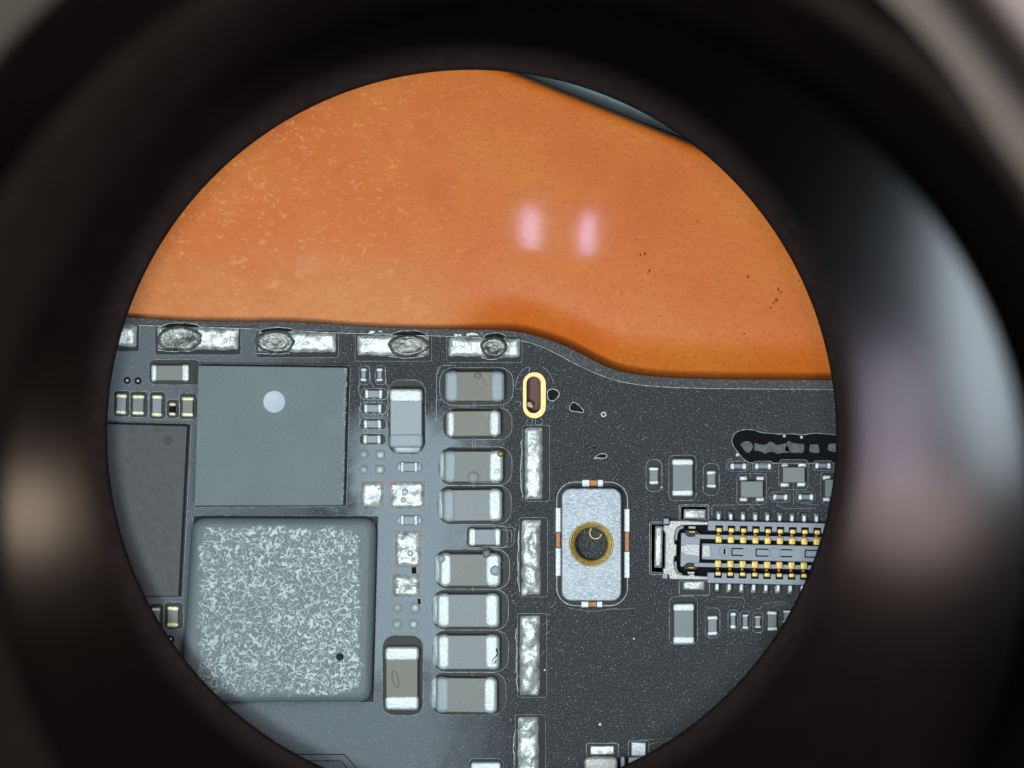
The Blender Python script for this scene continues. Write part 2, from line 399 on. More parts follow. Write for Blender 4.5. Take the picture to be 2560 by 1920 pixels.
# silicone mat: one soft sheet, sagging below the board's right shoulder, its far edge rolling off
def build_mat():
    ang = math.atan2(Y(330)-Y(178), X(1690)-X(1310)); o = Vector((X(1310)+.01, Y(178)+.03))
    u = Vector((math.cos(ang), math.sin(ang))); w = Vector((u.y, -u.x))
    nu, nv = 170, 120; vs, fs = [], []
    rows = [-.0] + [25.0*((k/nv)**1.35) for k in range(1, nv+1)]
    def h(x, y, v):
        d = y - edge_y(x)                     # distance above the board edge
        sag = max(0, min(1, (x+1.9)/2.2)); sag = sag*sag*(3-2*sag)
        lip = 1/(1+math.exp((d-.34)*3.6))
        z = -.56 - .006*noise.noise((x*.25, y*.25, 2)) - .6*sag*lip
        z -= 1.05*math.exp(-(v/.06)**1.1)
        return z
    cols = [-22 + 44*i/nu for i in range(nu+1)]
    for v in rows:
        for s in cols:
            p = o + u*s + w*v + Vector((0, 0)); vs.append((p.x, p.y, h(p.x, p.y, v)))
    n = nu+1
    for j in range(nv):
        for i in range(nu):
            fs.append((j*n+i, (j+1)*n+i, (j+1)*n+i+1, j*n+i+1))
    base = len(vs)
    for s in cols:
        p = o + u*s - w*.02; vs.append((p.x, p.y, -1.68))
    for i in range(nu): fs.append((base+i, i, i+1, base+i+1))
    return mesh(vs, fs)
mt = tag(link('silicone_mat', build_mat(), M['mat'], smooth=True), 'orange silicone work mat under the black circuit board', 'work mat')
def specks(lst, name, par, mat, z):
    for i, (px, py, r) in enumerate(lst):
        n = 10; ph = R.random()*6; el = .45+.5*R.random(); k = [(.7+.5*R.random())*r/125 for _ in range(n)]
        ring = lambda f, zz: [(X(px)+f*k[i]*math.cos(2*PI*i/n+ph)*el, Y(py)+f*k[i]*math.sin(2*PI*i/n+ph), zz) for i in range(n)]
        link(name, rings_mesh([ring(1, z-.02), ring(.95, z+.008), ring(.6, z+.016)]), mat, par)
specks([(1603, 635, 5), (1614, 632, 5), (1595, 597, 3), (1626, 675, 5), (1622, 679, 3), (1746, 552, 3), (1874, 690, 5), (1950, 722, 5), (1957, 730, 3), (1945, 750, 6), (1938, 757, 4), (1930, 768, 4), (1864, 834, 3), (2003, 700, 3)],
       'soot_speck', mt, M['soot'], -.53)

# ------------------------------------------------------------------ the board
board = tag(empty('circuit_board', 0, -4, -.5), 'black circuit board with a curved upper edge lying on the orange mat', 'circuit board')
BP = Vector((0, -4, -.5))
def bpart(name, me, mat, smooth_=False):
    o = link(name, me, mat, board, smooth=smooth_); o.matrix_parent_inverse = board.matrix_world.inverted(); o.location = (0, 0, 0)
    o.matrix_parent_inverse.identity(); o.location = -BP; return o
def bsub(name, me, mat, par, smooth_=False): return link(name, me, mat, par, smooth=smooth_)
slot_in = rrect(X(1316), Y(941), X(1352), Y(1033), .18, 8)
TR = [(1829, 1101), (1835, 1085), (1849, 1076), (1867, 1073), (1885, 1075), (1901, 1081), (1923, 1083), (1957, 1086), (1982, 1084), (2007, 1088), (2029, 1083), (2052, 1083), (2097, 1088), (2250, 1086),
      (2250, 1158), (2000, 1158), (1916, 1158), (1882, 1159), (1860, 1151), (1844, 1130), (1833, 1115)]
trench = smooth_loop(P(TR), 1)
pit = circle(X(1938), Y(1604), .36, 20)
under = P([(2320, 2300), (120, 2300)])
bpart('substrate', plate([smooth_loop(P(EDGE), 1, False)+under, slot_in], -.48, -.025, .012), M['edge'])
bpart('solder_mask', plate([smooth_loop(P(LINE), 1, False)+P([(2310, 2290), (130, 2290)]), slot_in, trench, pit], -.024, 0.0, .008), M['mask'])
bpart('mask_edge_line', ridge(dense(smooth_loop(P(LINE), 1, False), .08, False), .009, .010, .0, False, 1.1, 3), M['rimpale'])
# trench floor and the blurred remains in it
tf = bpart('milled_trench', plate([trench], -.022, -.016, 0), M['dark'])
for (a, b, c, d) in ((1853, 1103, 1883, 1128), (1886, 1108, 1974, 1133), (1966, 1106, 2014, 1131), (2023, 1110, 2049, 1131), (2070, 1110, 2094, 1129), (2110, 1108, 2160, 1130)):
    L = dense(rrect(X(a), Y(b), X(c), Y(d), .08), .05); L = wobble(L, .09, 5, a)
    bsub('solder_scrap', plate([L], -.0145, -.004, .004), M['scrap'], tf)
for px, py, r in ((1961, 1090, 4), (2004, 1093, 4), (1844, 1137, 5)):
    bsub('bright_bead', disc(X(px), Y(py), r/100, -.01, .04, 10), M['white'], tf, True)
bpart('mask_rim', ridge(dense(trench, .07), .013, .012, 0, True, .8, 5), M['rim'])
bpart('dark_pit', plate([pit], -.022, -.014, 0), M['open'])

# gold plated slot, wall and crumb
gs = bpart('gold_slot_ring', plate([rrect(X(1307), Y(930), X(1365), Y(1046), .29, 10), rrect(X(1316.5), Y(941.5), X(1351.5), Y(1032.5), .175, 10)], -.02, .03, .01), M['slotgold'])
vs = [(x, y, .0) for x, y in rrect(X(1316), Y(941), X(1352), Y(1033), .18, 8)]; 
bsub('slot_wall', rings_mesh([[(x, y, -.46) for x, y, z in vs], vs], False), M['bronze'], gs)
cr = dense(circle(X(1325), Y(1012), .085, 10), .03); cr = wobble(cr, .05, 14, 3)
bsub('crumb', plate([cr], -.2, -.1, .02), M['crumb'], gs)
bsub('slot_shade_floor', plate([rrect(X(1312), Y(937), X(1356), Y(1037), .2, 8)], -.5, -.485, 0), plain('painted_mat_shade', (.075, .011, .007), .6, 6, .1, .2), gs)  # dark red floor paints the mat's shade under the slot

# soldered pads: uneven tinned metal, some with melted dimples
def solder_pad(x0, y0, x1, y1, seed, h=.05, amp=.035, blobs=(), name='solder_pad', mat='solder', skew=0.0):
    a0, a1, b0, b1 = X(x0), X(x1), Y(y1), Y(y0)
    nx = max(6, int((a1-a0)/.055)); ny = max(5, int((b1-b0)/.055)); vs, fs = [], []
    for j in range(ny+1):
        for i in range(nx+1):
            u, v = i/nx, j/ny; x = a0+(a1-a0)*u; y = b0+(b1-b0)*v
            e = min(u*(a1-a0), (1-u)*(a1-a0), v*(b1-b0), (1-v)*(b1-b0))
            z = h*min(1, (e/.025))**.5 if e > 0 else -.01
            k = min(1, e/.05)
            z += .05*(1-(2*u-1)**4)*(1-(2*v-1)**4)
            z += k*(amp*noise.noise((x*3.2, y*3.2, seed)) + amp*.7*noise.noise((x*8, y*8, seed+7)))
            for (bx, by, rx, ry, bh) in blobs:
                q = ((x-X(bx))/(rx/100))**2 + ((y-Y(by))/(ry/100))**2
                if q < 1: z += bh*(1-q)**1.1 + .02*math.sin(q*16+seed)*(1-q)
                elif q < 1.35: z -= .03*(1.35-q)*3*k
            x += .03*noise.noise((x*5, y*5, seed+3)); y += .028*noise.noise((x*6, y*6, seed+13)) + skew*(u-.5)
            vs.append((x, y, max(z, .004) if e > 0 else -.01))
    n = nx+1
    for j in range(ny):
        for i in range(nx): fs.append((j*n+i, j*n+i+1, (j+1)*n+i+1, (j+1)*n+i))
    return bpart(name, mesh(vs, fs), M[mat], True)
def moat(pts, rim='rim', w=.012, h=.012, fill='open', jit=.7, seed=0, z=.003):
    pts = dense(pts, .07)
    o = bpart('mask_opening', plate([pts], z-.002, z+.002, 0), M[fill])
    bsub('mask_rim', ridge(pts, w, h, z, True, jit, seed), M[rim], o)
    return o
def mrect(x0, y0, x1, y1, r, **k): return moat(rrect(X(x0), Y(y0), X(x1), Y(y1), r/100, 5), **k)
# row along the upper edge
PADS = [(288, 812, 343, 866, 1, ()), (392, 818, 597, 874, 2, ((448, 846, 60, 30, .07),)), (644, 829, 841, 881, 3, ((690, 855, 52, 27, .075),)),
        (892, 838, 1074, 890, 4, ((1022, 864, 54, 27, .06),)), (1121, 844, 1300, 893, 5, ((1235, 868, 34, 26, .05),))]
for a, b, c, d, s, bl in PADS:
    mrect(a-4, b-4, c+5, d+13, 6, seed=s, fill='thin_mask', rim='rim', w=.005, h=.004)
    p = solder_pad(a, b, c, d, s*3.7, .05, .03, (), skew=-.03)
    for (bx, by, rx, ry, bh) in bl:
        # the melted, darker skin lies on the hump
        n1, n2 = 28, 6; vv = [(X(bx), Y(by), .135)]; ff = []
        for r_ in range(1, n2+1):
            for i in range(n1):
                a_ = 2*PI*i/n1; q = (r_/n2); jx = 1+.16*noise.noise((math.cos(a_)*2, math.sin(a_)*2, s+q*1.5))
                x = X(bx)+rx/100*.98*q*jx*math.cos(a_); y = Y(by)+ry/100*1.04*q*jx*math.sin(a_)
                z = .165-.035*(1-q*q)+.03*noise.noise((x*4, y*7, s)) + .008*math.sin(q*13+s) + (.015 if r_ < n2 else -.06)
                vv.append((x, y, z))
        for i in range(n1):
            j = (i+1) % n1; ff.append((0, 1+i, 1+j))
            for r_ in range(n2-1): ff.append((1+r_*n1+i, 1+(r_+1)*n1+i, 1+(r_+1)*n1+j, 1+r_*n1+j))
        bsub('melted_solder', mesh(vv, ff), M['solder_dull'], p, True)
        fl = smooth_loop([(X(bx-rx*.95), Y(b+2)), (X(bx-rx*.5), Y(b-9)), (X(bx), Y(b-12)), (X(bx+rx*.6), Y(b-10)), (X(bx+rx), Y(b+1)), (X(bx), Y(b+2))], 2)
        f = bpart('flux_pool', plate([wobble(fl, .03, 6, s)], .004, .016, .004), M['flux'])
        bsub('flux_edge', ridge(dense(wobble(fl, .03, 6, s), .06), .011, .014, .012, True, .9, s), M['rimpale'], f)
        g2 = dense([(X(bx-rx*.9), Y(d+1)), (X(bx-rx*.2), Y(d+5)), (X(bx+rx*.7), Y(d+2))], .05, False)
        bsub('flux_edge', ridge(wobble(g2, .04, 7, s), .010, .012, .006, False, .9, s+3), M['rimpale'], f)
# white flux chips above the fourth and fifth pads
for px, py, w_, h_ in ((1145, 838, 20, 7), (1180, 836, 30, 9), (1205, 832, 8, 5), (928, 831, 18, 5), (950, 830, 14, 4)):
    c = dense(rrect(X(px-w_/2), Y(py-h_/2), X(px+w_/2), Y(py+h_/2), .03), .03)
    bpart('flux_flake', plate([wobble(c, .06, 9, px)], .005, .025, .006), M['rimpale'])
# vertical row of pads
for a, b, c, d, s, bl in ((1311, 1068, 1357, 1249, 11, ()), (1303, 1299, 1352, 1488, 12, ((1326, 1440, 20, 40, .05), (1335, 1360, 15, 50, .04))), (1299, 1539, 1350, 1739, 13, ((1325, 1585, 20, 38, .06), (1322, 1680, 24, 50, .05))), (1293, 1792, 1347, 1990, 14, ((1320, 1822, 22, 26, .06), (1325, 1900, 22, 40, .05)))):
    mrect(a-5, b-5, c+17, d+4, 6, seed=s, fill='thin_mask', w=.005, h=.004)
    solder_pad(a, b, c, d, s*1.9, .05, .04, bl)
    L = [(X(a-6), Y(b+30)), (X(a-9), Y((b+d)/2)), (X(a-8), Y(d-25)), (X(a-3), Y(d-8))]
    bpart('flux_edge', ridge(wobble(dense(smooth_loop(L, 2, False), .06, False), .04, 5, s), .012, .016, .005, False, .9, s), M['rimpale'])
# square pads with copper corners and two groups of small round bumps
for a, b, c, d, s in ((902, 1203, 959, 1272, 21), (974, 1203, 1062, 1272, 22), (987, 1326, 1053, 1418, 23), (981, 1435, 1050, 1492, 24)):
    o = bpart('copper_pad', rbox(X(a+1), Y(b+1), X(c-1), Y(d-1), -.01, .012, .02, .01), M['copper'])
    p = solder_pad(a, b, c, d, s*2.3, .06, .05, ())
    for v in p.data.vertices:      # the tin draws back from the corners
        x, y, z = v.co; cx, cy = (X(a)+X(c))/2, (Y(b)+Y(d))/2; hx, hy = (X(c)-X(a))/2, (Y(b)-Y(d))/2
        k = abs(x-cx)/hx + abs(y-cy)/hy
        if k > 1.72: t = 1.72/k; v.co.x = cx+(x-cx)*t; v.co.y = cy+(y-cy)*t
for px, py, r in ((1012, 1230, 10), (1009, 1250, 8), (1026, 1383, 9), (1034, 1400, 6), (1035, 1460, 8)):
    bpart('solder_bead', disc(X(px), Y(py), r/100, .06, .07, 14), M['term'], True)
for a, b, c, d in ((1029, 1418, 1040, 1434), (1044, 1497, 1051, 1510)):
    bpart('black_gap', plate([P([(a, b), (c, b), (c+1, d), (a+1, d)])], .004, .012, 0), M['dark'])  # black patches between and below the oblong pads
for px, py, r, q in ((910, 1136, 12, 0), (951, 1137, 12, 1), (909, 1174, 12, 0), (950, 1174, 12, 1), (994, 1520, 13, 0), (1038, 1520, 12, 1), (993, 1561, 13, 0), (1034, 1561, 12, 1)):
    if q: me = rbox(X(px-r), Y(py-r), X(px+r), Y(py+r), 0, .08, .08, .075, 4, 4)
    else: me = disc(X(px), Y(py), r/100, 0, .09, 18)
    bpart('solder_bump', me, M['paste'], True)
for px, py, r in ((318, 951, 9), (345, 952, 9), (426, 1598, 10)):
    v_ = bpart('via', disc(X(px), Y(py), r/100, 0, .006, 14, 1, .9), M['dark']); bsub('via_fill', disc(X(px), Y(py), r/210, .004, .05, 10), M['term'], v_, True)
bpart('test_point', lathe([(.035, .004), (.045, .03), (.062, .03), (.07, 0)], 20, X(1509), Y(1036)), M['white'], True)
for px, py, r in ((1585, 1597, 3), (1362, 1675, 3), (1500, 1811, 4), (1654, 1258-40, 3)):
    bpart('white_speck', disc(X(px), Y(py), r/100, 0, .03, 8), M['white'], True)

# dark glossy flux spots right of the slot
def I_(lst): return P([(1260+a*.18083, 940+b*.18083) for a, b in lst])
for lst, s in (([(600, 200), (640, 185), (700, 175), (785, 240), (700, 345), (640, 345), (600, 310)], 1), ([(950, 350), (1020, 390), (1110, 480), (1085, 512), (1010, 490), (930, 490), (895, 440)], 2),
               ([(1245, 1135), (1310, 1082), (1370, 1068), (1432, 1092), (1410, 1130), (1360, 1142), (1290, 1130), (1255, 1145)], 3),
               ([(1225, 990), (1250, 978), (1280, 988), (1250, 1010)], 4), ([(1115, 978), (1150, 965), (1200, 950), (1150, 980)], 5), ([(985, 875), (1015, 868), (1000, 888)], 6), ([(705, 1278), (725, 1262), (748, 1278), (725, 1296)], 7), ([(637, 722), (665, 712), (650, 735)], 8)):
    L = dense(smooth_loop(I_(lst), 2), .03)
    f = bpart('flux_spot', plate([L], .003, .012, .003), M['flux'])
    if s < 4: bsub('flux_edge', ridge(L, .013, .016, .008, True, .6, s), M['rimpale'], f)
# thermal relief wedges round the slot
for lst in ([(1319, 650), (1319, 650)],):
    pass
def D_(lst): return P([(1060+a*.18083, 800+b*.18083) for a, b in lst])
for lst in ([(1440, 640), (1460, 660), (1450, 740), (1390, 830), (1365, 945), (1270, 960), (1260, 920), (1290, 800), (1350, 700)], [(1630, 645), (1700, 690), (1760, 770), (1795, 880)], [(1260, 1130), (1345, 1130), (1330, 1190), (1265, 1260), (1258, 1200)],
            [(1490, 1370), (1500, 1440), (1470, 1465), (1400, 1430), (1440, 1370)], [(1540, 1365), (1540, 1440), (1575, 1460), (1660, 1415), (1615, 1360)], [(1700, 1180), (1770, 1250), (1790, 1180)]):
    cl = len(lst) > 5
    bpart('mask_relief_line', ridge(dense(smooth_loop(D_(lst), 1, cl), .05, cl), .007, .010, .001, cl, .9, 1), M['rim'])
# trace outlines in the mask
def trace(lst, w=.007, mat='rim', h=.010): bpart('trace_line', ridge(dense(P(lst), .08, False), w, h, .0, False, .8, len(lst)), M[mat])
trace([(700, 1886), (860, 1886), (905, 1935)], .010, 'dark'); trace([(720, 1902), (852, 1902), (880, 1935)], .010, 'dark')
trace([(1780, 1289), (1780, 1267), (1784, 1263), (1855, 1262)]); trace([(1790, 1492), (1856, 1494), (1862, 1500), (1858, 1520)])
trace([(1930, 1519), (1940, 1512), (2005, 1513), (2012, 1505), (2026, 1503)]); trace([(1890, 1521), (1900, 1523), (1908, 1509), (1945, 1505), (1975, 1506)])
trace([(1850, 1288), (1885, 1262), (1880, 1252)]); trace([(1872, 1258), (1890, 1276)]); trace([(1884, 1250), (1906, 1272)]); trace([(1983, 1206), (1984, 1262)]); trace([(1992, 1212), (1992, 1230)])
trace([(1940, 1262), (1962, 1272), (2040, 1270)]); trace([(2000, 1258), (2046, 1262), (2070, 1250)])
trace([(1876, 1165), (1876, 1196)]); trace([(1814, 1175), (1818, 1150), (1832, 1147)])
trace([(1094, 937), (1094, 920), (1104, 914), (1140, 913)]); trace([(1091, 1050), (1091, 935), (1101, 918)], .009); trace([(1073, 1066), (1091, 1050)], .009); trace([(1188, 1005), (1188, 1023)]); trace([(1184, 1005), (1184, 1023)])
trace([(1188, 1095), (1188, 1123)]); trace([(1182, 1095), (1182, 1123)]); trace([(1183, 1208), (1183, 1219)]); trace([(1192, 1206), (1250, 1208)])
trace([(1182, 1467), (1182, 1481)], .005); trace([(1180, 1672), (1180, 1689)], .005)
for py in (1001, 1038, 1077):   # vias between the tiny resistors
    for px in (915, 934, 950):
        bpart('mask_relief_line', ridge(circle(X(px), Y(py), .055, 12), .007, .010, 0, True, .6, px), M['rim'])
trace([(925, 930), (928, 960), (936, 968)]); trace([(962, 925), (966, 960), (974, 974), (968, 996), (974, 1012), (968, 1036), (976, 1056)])
trace([(898, 955), (897, 980), (903, 1000), (897, 1030), (902, 1060)])

for lst in ([(1355, 1563), (1372, 1553)], [(1356, 1592), (1376, 1578)], [(1352, 1640), (1367, 1622)], [(1372, 1509), (1378, 1519), (1392, 1506)], [(1420, 1580-60), (1470, 1528), (1530, 1524), (1590, 1520)], [(1236, 1405), (1246, 1396), (1262, 1410), (1250, 1424)],
            [(1233, 1316), (1280, 1318), (1286, 1326), (1285, 1360), (1276, 1368), (1205, 1366)], [(1236, 1322), (1276, 1324), (1279, 1330), (1278, 1356)]):
    L = wobble(dense(P(lst), .05, False), .03, 4, lst[0][0]); bpart('flux_edge', ridge(L, .006, .009, 0, False, 1.0, lst[0][1]), M['rim'])
for k in range(26):      # grains of dried flux round the capacitors
    px, py = 1060+R.random()*230, 930+R.random()*880
    bpart('flux_grain', disc(X(px), Y(py), .010+.018*R.random(), 0, .02, 7, 1), M['rim'])
# ------------------------------------------------------------------ small two-ended parts
def two_end(name, label, cat, group, x0, y0, x1, y1, horiz, t0, t1, h, body, term, term2=None, mo=None, termw=3, bev=.05, rot=0.0, sink=2):
    """ceramic block with a metal terminal over each end; px coordinates"""
    cx, cy = (x0+x1)/2, (y0+y1)/2
    e = tag(empty(name, X(cx), Y(cy), 0, rot), label, cat, group)
    hw, hh = (x1-x0)/200, (y1-y0)/200; s = sink/100
    if horiz: bx = (-hw+.04, -hh+s, hw-.04, hh-s)
    else: bx = (-hw+s, -hh+.04, hw-s, hh-.04)
    link('ceramic_body', rbox(*bx, .0, h-.025, .03, .025, 2, 3), M[body], e, smooth=False)
    A, B = t0/100, t1/100
    if horiz: qs = ((-hw, -hh, -hw+A, hh), (hw-B, -hh, hw, hh))
    else: qs = ((-hw, hh-A, hw, hh), (-hw, -hh, hw, -hh+B))
    for k, q in enumerate(qs):
        link('terminal', rbox(*q, 0, h, min(bev*1.3, .9*min(A, B)), min(bev, .45*min(A, B)), 4, 4, .012, cx*.37+k), M[(term2 or term) if k else term], e, smooth=True)
    if mo:
        l, t, r_, b, rad = mo; mrect(x0-l, y0-t, x1+r_, y1+b, rad, seed=cx, w=.008, jit=1.1)
    return e
def fillet(e, x0, y0, x1, y1, mat='film'):
    return link('flux_skirt', rbox(X(x0)-e.location.x, Y(y0)-e.location.y, X(x1)-e.location.x, Y(y1)-e.location.y, 0, .05, .12, .04, 5, 2, .02, x0), M[mat], e, smooth=True)
G1 = 'ceramic capacitors in the tall column'
def colcap(label, x0, y0, x1, y1, l, r, body, term, term2=None, skirt=True, mo=(14, 8, 22, 8, 34)):
    e = two_end('ceramic_capacitor', label, 'capacitor', G1, x0, y0, x1, y1, True, l-x0, x1-r, .46, body, term, term2, mo, bev=.10, rot=R.uniform(-.012, .012))
    if skirt: fillet(e, x0-13, y0+5, x0+10, y1-6)
    return e
c1 = colcap('brown capacitor with a cracked flux stain, topmost of the tall column', 1113, 927, 1261, 1005, 1149, 1225, 'cer_brown', 'term_dull', None, False)
c2 = colcap('dark brown capacitor with shining white ends and a speckled right half', 1116, 1024, 1252, 1093, 1141, 1221, 'cer_dark', 'term', None, False, (10, 4, 28, 6, 30))
c3 = colcap('grey brown capacitor with a flux bead on its upper right corner', 1110, 1125, 1258, 1206, 1144, 1220, 'cer_greybrown', 'term_dull', 'term')
c4 = colcap('hazy grey capacitor with one bright white right end above the small grey part', 1107, 1221, 1256, 1303, 1140, 1219, 'cer_grey', 'term_dull', 'term')
c6 = colcap('grey brown capacitor with a round flux drop on its right terminal', 1099, 1381, 1252, 1465, 1132, 1212, 'cer_greybrown', 'term')
c7 = colcap('clean grey capacitor just below the one with the round flux drop', 1093, 1481, 1249, 1567, 1129, 1211, 'cer_grey', 'term')
c8 = colcap('grey capacitor with a dark curled flux line on its right terminal', 1094, 1583, 1249, 1672, 1128, 1211, 'cer_grey', 'term')
c9 = colcap('lowest complete capacitor of the tall column, with a bright right rim', 1090, 1689, 1243, 1779, 1126, 1207, 'cer_greybrown', 'term_dull', 'term')
def on(e, px, py): return X(px)-e.location.x, Y(py)-e.location.y
def flux_drop(e, px, py, r, z=.46, mat='film', h=.03): 
    x, y = on(e, px, py); link('flux_drop', disc(x, y, r/100, z, h, 18, 3), M[mat], e, smooth=True)
flux_drop(c3, 1251, 1134, 8, .455, 'brass', .06); flux_drop(c3, 1243, 1177, 7, .46, 'white'); flux_drop(c3, 1184, 1192, 15, .436, 'cer_grey', .02); flux_drop(c6, 1238, 1424, 13, .46, 'cer_pale'); flux_drop(c6, 1217, 1382, 11, .44, 'cer_greybrown', .04); flux_drop(c6, 1105, 1395, 9, .46, 'cer_pale', .02)
flux_drop(c1, 1195, 938, 9, .436, 'cer_greybrown', .03)
L = [on(c1, *q) for q in ((1187, 930), (1193, 941), (1196, 950), (1203, 960), (1208, 970), (1213, 975), (1219, 973), (1222, 963), (1221, 950), (1216, 940), (1210, 934))]
link('flux_crack', ridge(dense(smooth_loop(L, 1, False), .04, False), .010, .012, .435, False, .8, 4), M['crumb'], c1)
L = [on(c8, *q) for q in ((1241, 1617), (1244, 1632), (1238, 1640), (1232, 1645), (1230, 1652), (1237, 1655), (1241, 1646))]
link('flux_curl', ridge(dense(smooth_loop(L, 1, False), .04, False), .016, .02, .455, False, .6, 4), M['flux'], c8)
for k in range(46):      # pale specks scattered on the right half of the dark one
    px = 1180+40*(R.random()**.6); py = 1030+R.random()*56; x, y = on(c2, px, py)
    link('pale_speck', disc(x, y, .006+.008*R.random(), .435, .008, 6, 1), M['rimpale'], c2)
c5 = two_end('chip_resistor', 'small grey part squeezed into the tall column below the hazy capacitor', 'resistor', None, 1172, 1320, 1252, 1364, True, 19, 16, .24, 'res', 'term', None, (6, 5, 16, 5, 12), bev=.05)
# two tall standing capacitors beside the column
b1 = two_end('ceramic_capacitor', 'upright pale grey capacitor just left of the tall column', 'capacitor', 'upright capacitors by the column', 975, 972, 1058, 1118, False, 34, 35, .46, 'cer_pale', 'term', 'term_dull', (5, 22, 6, 18, 30), bev=.07)
fillet(b1, 983, 1108, 1052, 1133)
b2 = two_end('ceramic_capacitor', 'upright brown capacitor with an oval ring mark at the board bottom', 'capacitor', 'upright capacitors by the column', 964, 1614, 1048, 1771, False, 35, 36, .46, 'cer_brown', 'term', None, (8, 26, 10, 18, 30), bev=.07)
L = [on(b2, 990+12*math.cos(t)*math.cos(1.05)-22*math.sin(t)*math.sin(-.45)*.6, 1694+20*math.sin(t)-6*math.cos(t)) for t in [2*PI*k/28 for k in range(28)]]
link('oval_mark', ridge(L, .012, .004, .435), plain('rubbed_ceramic', (.060, .058, .044), .5, 20, .1, .1), b2)
cb = two_end('ceramic_capacitor', 'capacitor end peeping up at the bottom edge of the view below the column', 'capacitor', None, 1177, 1901, 1253, 1995, False, 24, 24, .4, 'cer_brown', 'term', None, (5, 5, 5, 5, 14), bev=.06)
# upper left
two_end('ceramic_capacitor', 'small pale capacitor lying above the row of five left of the grey chip', 'capacitor', None, 380, 911, 475, 954, True, 15, 19, .26, 'cer_greybrown', 'term', None, (7, 12, 26, 8, 16), bev=.05)
GL = 'five small parts in a row beside the grey chip'
for lab, a, b, c, d, bo in (('tiny dark part with ends tinted by lens fringe, leftmost of the row of five', 291, 984, 319, 1036, 'res'), ('tiny pale grey part, second in the row of five from the tube edge', 331, 986, 363, 1038, 'cer_greybrown'),
                            ('tiny dark grey part standing in the middle of the row of five', 380, 987, 408, 1042, 'res'), ('tiniest part of the row of five, shorter than its neighbours', 423, 1006, 442, 1040, 'dark'), ('tiny grey part nearest to the big grey chip in the row of five', 455, 991, 486, 1042, 'cer_greybrown')):
    w_ = c-a; two_end('chip_resistor', lab, 'resistor', GL, a, b, c, d, False, 12 if w_ > 20 else 10, 12 if w_ > 20 else 10, .2, bo, 'term_fringe', None, (7, 8, 7, 6, 10), bev=.045, rot=-.03)
two_end('chip_resistor', 'small part below the dark chip, beside the crusted chip', 'resistor', 'pair below the dark chip', 418, 1514, 449, 1567, False, 13, 13, .2, 'cer_greybrown', 'term_fringe', None, (7, 9, 9, 6, 10), bev=.045, rot=-.03)
two_end('chip_resistor', 'small part half hidden by the tube edge below the dark chip', 'resistor', 'pair below the dark chip', 378, 1517, 403, 1569, False, 11, 11, .2, 'res', 'term_fringe', None, (6, 9, 6, 6, 10), bev=.045, rot=-.03)
# between chip and column
GT = 'tiny parts right of the grey chip'
for lab, a in (('tiny upright part in a dark moat, left of the pair by the grey chip', 901), ('tiny upright part in a dark moat, right of the pair by the grey chip', 941)):
    two_end('chip_resistor', lab, 'resistor', GT, a, 920, a+17, 954, False, 9, 9, .14, 'res', 'term', None, (3, 6, 6, 8, 10), bev=.035)
for lab, b, a in (('tiny resistor with bright ends, top of the stack of four', 973, 912), ('tiny resistor with bright ends, second from the top of the stack of four', 1009, 910), ('tiny resistor with bright ends, third from the top of the stack of four', 1048, 909), ('tiny resistor with bright ends, lowest of the stack of four above the bumps', 1086, 908)):
    two_end('chip_resistor', lab, 'resistor', GT, a, b, a+45, b+24, True, 11, 11, .15, 'res', 'term', None, (10, 2, 12, 2, 12), bev=.04)
for lab, b in (('tiny resistor between the upright pale capacitor and the two square solder pads', 1154), ('tiny resistor between the square solder pads and the oblong ones below', 1287)):
    e = two_end('chip_resistor', lab, 'resistor', GT, 1001, b, 1045, b+27, True, 10, 10, .15, 'res', 'term', None, None, bev=.04)
    fillet(e, 990, b+2, 1057, b+25)
# right side
GR = 'parts near the gold connector'
RP = [('small grey part left of the big capacitor above the gold connector', 1621, 1167, 1647, 1211, 11, 'cer_grey', (6, 18, 8, 18, 16)), ('pale grey capacitor above the left end of the gold connector', 1678, 1146, 1732, 1240, 18, 'cer_grey', (6, 8, 8, 11, 12)), ('small grey part right of the big capacitor above the gold connector', 1765, 1176, 1790, 1220, 11, 'cer_grey', (7, 17, 8, 18, 14)),
      ('pale grey capacitor below the left end of the gold connector', 1681, 1507, 1735, 1608, 20, 'cer_grey', (8, 16, 9, 3, 16)), ('small blue grey part right of the big capacitor below the gold connector', 1767, 1538, 1794, 1588, 12, 'res', (4, 18, 6, 6, 12)),
      ('dull tiny part, left of the trio below the gold connector', 1824, 1529, 1840, 1572, 12, 'res', (4, 4, 4, 5, 8)), ('dull tiny part, middle of the trio below the gold connector', 1854, 1534, 1871, 1572, 8, 'res', (4, 6, 4, 5, 8)), ('tiny blue grey part with bright ends, right of the trio below the connector', 1885, 1539, 1902, 1569, 6, 'res', (3, 8, 5, 12, 8)),
      ('small tan part above the dark round pit below the connector', 1916, 1527, 1943, 1576, 10, 'cer_greybrown', None), ('tiny part cut by the tube edge below the connector', 1957, 1525, 1977, 1556, 7, 'res', None)]
for lab, a, b, c, d, t, bo, mo in RP:
    big = c-a > 40
    two_end('ceramic_capacitor' if big else 'chip_resistor', lab, 'capacitor' if big else 'resistor', GR, a, b, c, d, False, t, t, .34 if big else .18, bo, 'term', None, mo, bev=.05 if big else .04)
GS = 'slivers under the milled trench'
for lab, a, b, c, d in (('sliver part under the rounded left end of the milled trench', 1824, 1157, 1866, 1174), ('sliver part second from the left under the milled trench', 1886, 1157, 1929, 1174), ('sliver part at the tube edge under the milled trench', 2036, 1156, 2078, 1172),
                        ('sliver part between the two small square transistors and the connector', 1931, 1234, 1970, 1251), ('sliver part right of the middle trace above the connector', 1994, 1234, 2034, 1251)):
    two_end('chip_resistor', lab, 'resistor', GS, a, b, c, d, True, 12, 12, .12, 'res', 'term', None, (4, 4, 4, 4, 8), bev=.04)
